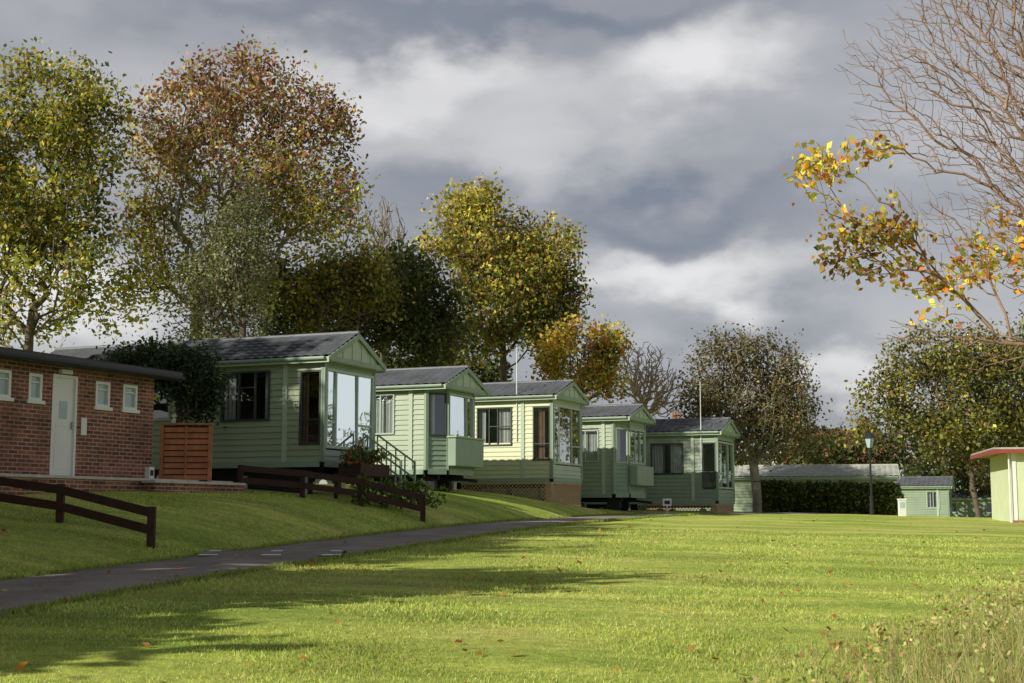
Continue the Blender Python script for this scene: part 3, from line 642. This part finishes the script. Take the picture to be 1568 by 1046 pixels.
y=12+40*rng.random(22000);s=np.where(rng.random(22000)<.5,-1,1);x=roadx(y)+s*(HW*1.03+abs(rng.normal(size=22000))*.07);n=len(x)
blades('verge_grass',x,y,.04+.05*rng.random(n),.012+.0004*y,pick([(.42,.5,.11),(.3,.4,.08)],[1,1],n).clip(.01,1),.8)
n=60000;y=9.5+11.5*rng.random(n);x=1.+9*rng.random(n);edge=(x-(.60*y-5.5+.6*np.sin(y*1.3)))
ok=rng.random(n)<np.clip(edge*.55,0,1);x,y=x[ok],y[ok];n=len(x);ed=np.clip((x-(.60*y-5.5)),0,2.4)/2
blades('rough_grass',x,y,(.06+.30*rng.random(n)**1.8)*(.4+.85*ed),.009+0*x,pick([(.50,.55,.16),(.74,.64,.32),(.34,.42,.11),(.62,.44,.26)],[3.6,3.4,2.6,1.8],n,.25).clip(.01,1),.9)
P=[]
for k in range(120):
    yy=random.uniform(10.5,19);xx=.60*yy-4.8+abs(random.gauss(0,1.4));t_=random.uniform(.15,.5);g_=h(xx,yy);P+= [(xx+random.gauss(0,.06),yy+random.gauss(0,.06),g_+random.random()*t_) for _ in range(24)]
P=np.array(P);v,f,c=leafquads(P,.05,pick([(.48,.5,.15),(.55,.30,.16),(.32,.40,.1),(.66,.56,.26)],[3,1.2,2,1.8],len(P)).clip(.01,1));npmesh('weed_plants',v,f,4,'leaf',c)
n=420;x,y=inview(n,10,48,1.1);z=H(x,y)+.045;v,f,c=leafquads(np.stack([x,y,z],-1),.09,pick([OR,(.45,.2,.07),(.4,.13,.05),YE],[3,3,2,1],n).clip(.01,1),flat=.6);npmesh('fallen_leaves',v,f,4,'leaf',c)
# ------------------------------------------------------------------ sun & sky
EL=math.radians(28.5);az=(-.83,-.56);l_=math.hypot(*az);S=V(az[0]/l_*math.cos(EL),az[1]/l_*math.cos(EL),math.sin(EL))
ld=bpy.data.lights.new('sun','SUN');ld.energy=5.;ld.angle=math.radians(.6);ld.color=(1,.94,.80);lo=bpy.data.objects.new('sun',ld);scene.collection.objects.link(lo);lo.rotation_euler=S.to_track_quat('Z','Y').to_euler()
wd=bpy.data.worlds.new('World');scene.world=wd;wd.use_nodes=True;nt=wd.node_tree;N=nt.nodes;L=nt.links;N.clear()
out=N.new('ShaderNodeOutputWorld');sky=N.new('ShaderNodeTexSky');sky.sky_type='NISHITA';sky.sun_disc=False;sky.sun_elevation=EL;sky.sun_rotation=math.atan2(S.x,S.y)
b1=N.new('ShaderNodeBackground');b1.inputs[1].default_value=.09;L.new(sky.outputs[0],b1.inputs[0])
tc=N.new('ShaderNodeTexCoord');D=tc.outputs['Generated']
def vm(op,a,b_=None,sc=None):
    x=N.new('ShaderNodeVectorMath');x.operation=op
    for i,s in((0,a),(1,b_)):
        if s is None:continue
        if hasattr(s,'node'):L.new(s,x.inputs[i])
        else:x.inputs[i].default_value=s
    if sc is not None:x.inputs['Scale'].default_value=sc
    return x.outputs['Value'] if op=='LENGTH' else x.outputs[0]
def ma(op,a,b_):
    x=N.new('ShaderNodeMath');x.operation=op
    for i,s in((0,a),(1,b_)):
        if hasattr(s,'node'):L.new(s,x.inputs[i])
        else:x.inputs[i].default_value=s
    return x.outputs[0]
wn=N.new('ShaderNodeTexNoise');wn.inputs['Scale'].default_value=9;wn.inputs['Detail'].default_value=6;L.new(vm('MULTIPLY',D,(1,1,1.8)),wn.inputs['Vector'])
warp=vm('SCALE',vm('SUBTRACT',wn.outputs['Color'],(.5,.5,.5)),None,.16)
DW=vm('ADD',D,warp)
n1=N.new('ShaderNodeTexNoise');n1.inputs['Scale'].default_value=2.2;n1.inputs['Detail'].default_value=8;n1.inputs['Roughness'].default_value=.52
L.new(vm('MULTIPLY',vm('ADD',D,(3.1,1.7,.4)),(1,1,3.4)),n1.inputs['Vector'])
val=ma('MULTIPLY',ma('SUBTRACT',n1.outputs['Fac'],.5),1.05);val=ma('ADD',val,.46)
def blob(px,py,rx,ry,amp):
    global val
    c=Vector(at(px,py,100))-Vector((0,0,EYE));c.normalize()
    l=vm('LENGTH',vm('MULTIPLY',vm('SUBTRACT',DW,tuple(c)),(F/rx,F/rx,F/ry)))
    r=N.new('ShaderNodeMapRange');r.interpolation_type='SMOOTHERSTEP';r.inputs['From Min'].default_value=1.;r.inputs['From Max'].default_value=0.;r.inputs['To Min'].default_value=0;r.inputs['To Max'].default_value=amp
    L.new(l,r.inputs['Value']);val=ma('ADD',val,r.outputs[0])
for bl in[(620,110,330,90,.5),(1080,110,260,110,.6),(820,200,440,120,.38),(420,240,300,200,.2),(1040,430,330,75,.5),(700,5,700,50,-.25),(1020,325,380,75,-.32),(1150,520,260,55,-.2),(120,60,330,130,.12),(1270,590,170,70,.4),(1350,300,200,120,-.12),(620,300,200,100,-.1),(60,450,320,140,.5)]:blob(*bl)
l=vm('LENGTH',vm('MULTIPLY',vm('SUBTRACT',D,(.83,.54,.16)),(1.8,1.8,3.2)));r=N.new('ShaderNodeMapRange');r.interpolation_type='SMOOTHERSTEP'
r.inputs['From Min'].default_value=1;r.inputs['From Max'].default_value=0;r.inputs['To Min'].default_value=0;r.inputs['To Max'].default_value=.8;L.new(l,r.inputs['Value']);val=ma('ADD',val,r.outputs[0])
cr=N.new('ShaderNodeValToRGB');el=cr.color_ramp.elements;el[0].position=.12;el[0].color=(.22,.245,.30,1);el[1].position=1.;el[1].color=(.86,.85,.85,1)
q=el.new(.42);q.color=(.36,.37,.405,1);q=el.new(.7);q.color=(.60,.595,.605,1);L.new(val,cr.inputs[0])
# darkening added to the unseen sky towards the zenith, to cut fill light
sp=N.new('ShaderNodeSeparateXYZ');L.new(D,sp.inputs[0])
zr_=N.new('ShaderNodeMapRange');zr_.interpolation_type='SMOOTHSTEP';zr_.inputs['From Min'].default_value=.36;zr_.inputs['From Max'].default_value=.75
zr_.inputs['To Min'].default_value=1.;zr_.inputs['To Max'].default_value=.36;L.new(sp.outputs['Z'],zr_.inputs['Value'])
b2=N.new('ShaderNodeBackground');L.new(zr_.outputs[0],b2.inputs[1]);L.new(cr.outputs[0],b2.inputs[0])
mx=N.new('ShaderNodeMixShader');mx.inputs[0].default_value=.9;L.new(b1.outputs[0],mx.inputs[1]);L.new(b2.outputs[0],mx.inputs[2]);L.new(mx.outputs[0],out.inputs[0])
# ------------------------------------------------------------------ camera
cd=bpy.data.cameras.new('camera');cd.lens=F/1568*36;cd.sensor_width=36;cd.clip_end=3000;cd.clip_start=.1
co=bpy.data.objects.new('camera',cd);scene.collection.objects.link(co);co.location=(0,0,EYE);co.rotation_euler=(math.pi/2+PIT,0,0);scene.camera=co
scene.view_settings.view_transform='Standard';scene.view_settings.look='None';scene.view_settings.exposure=0
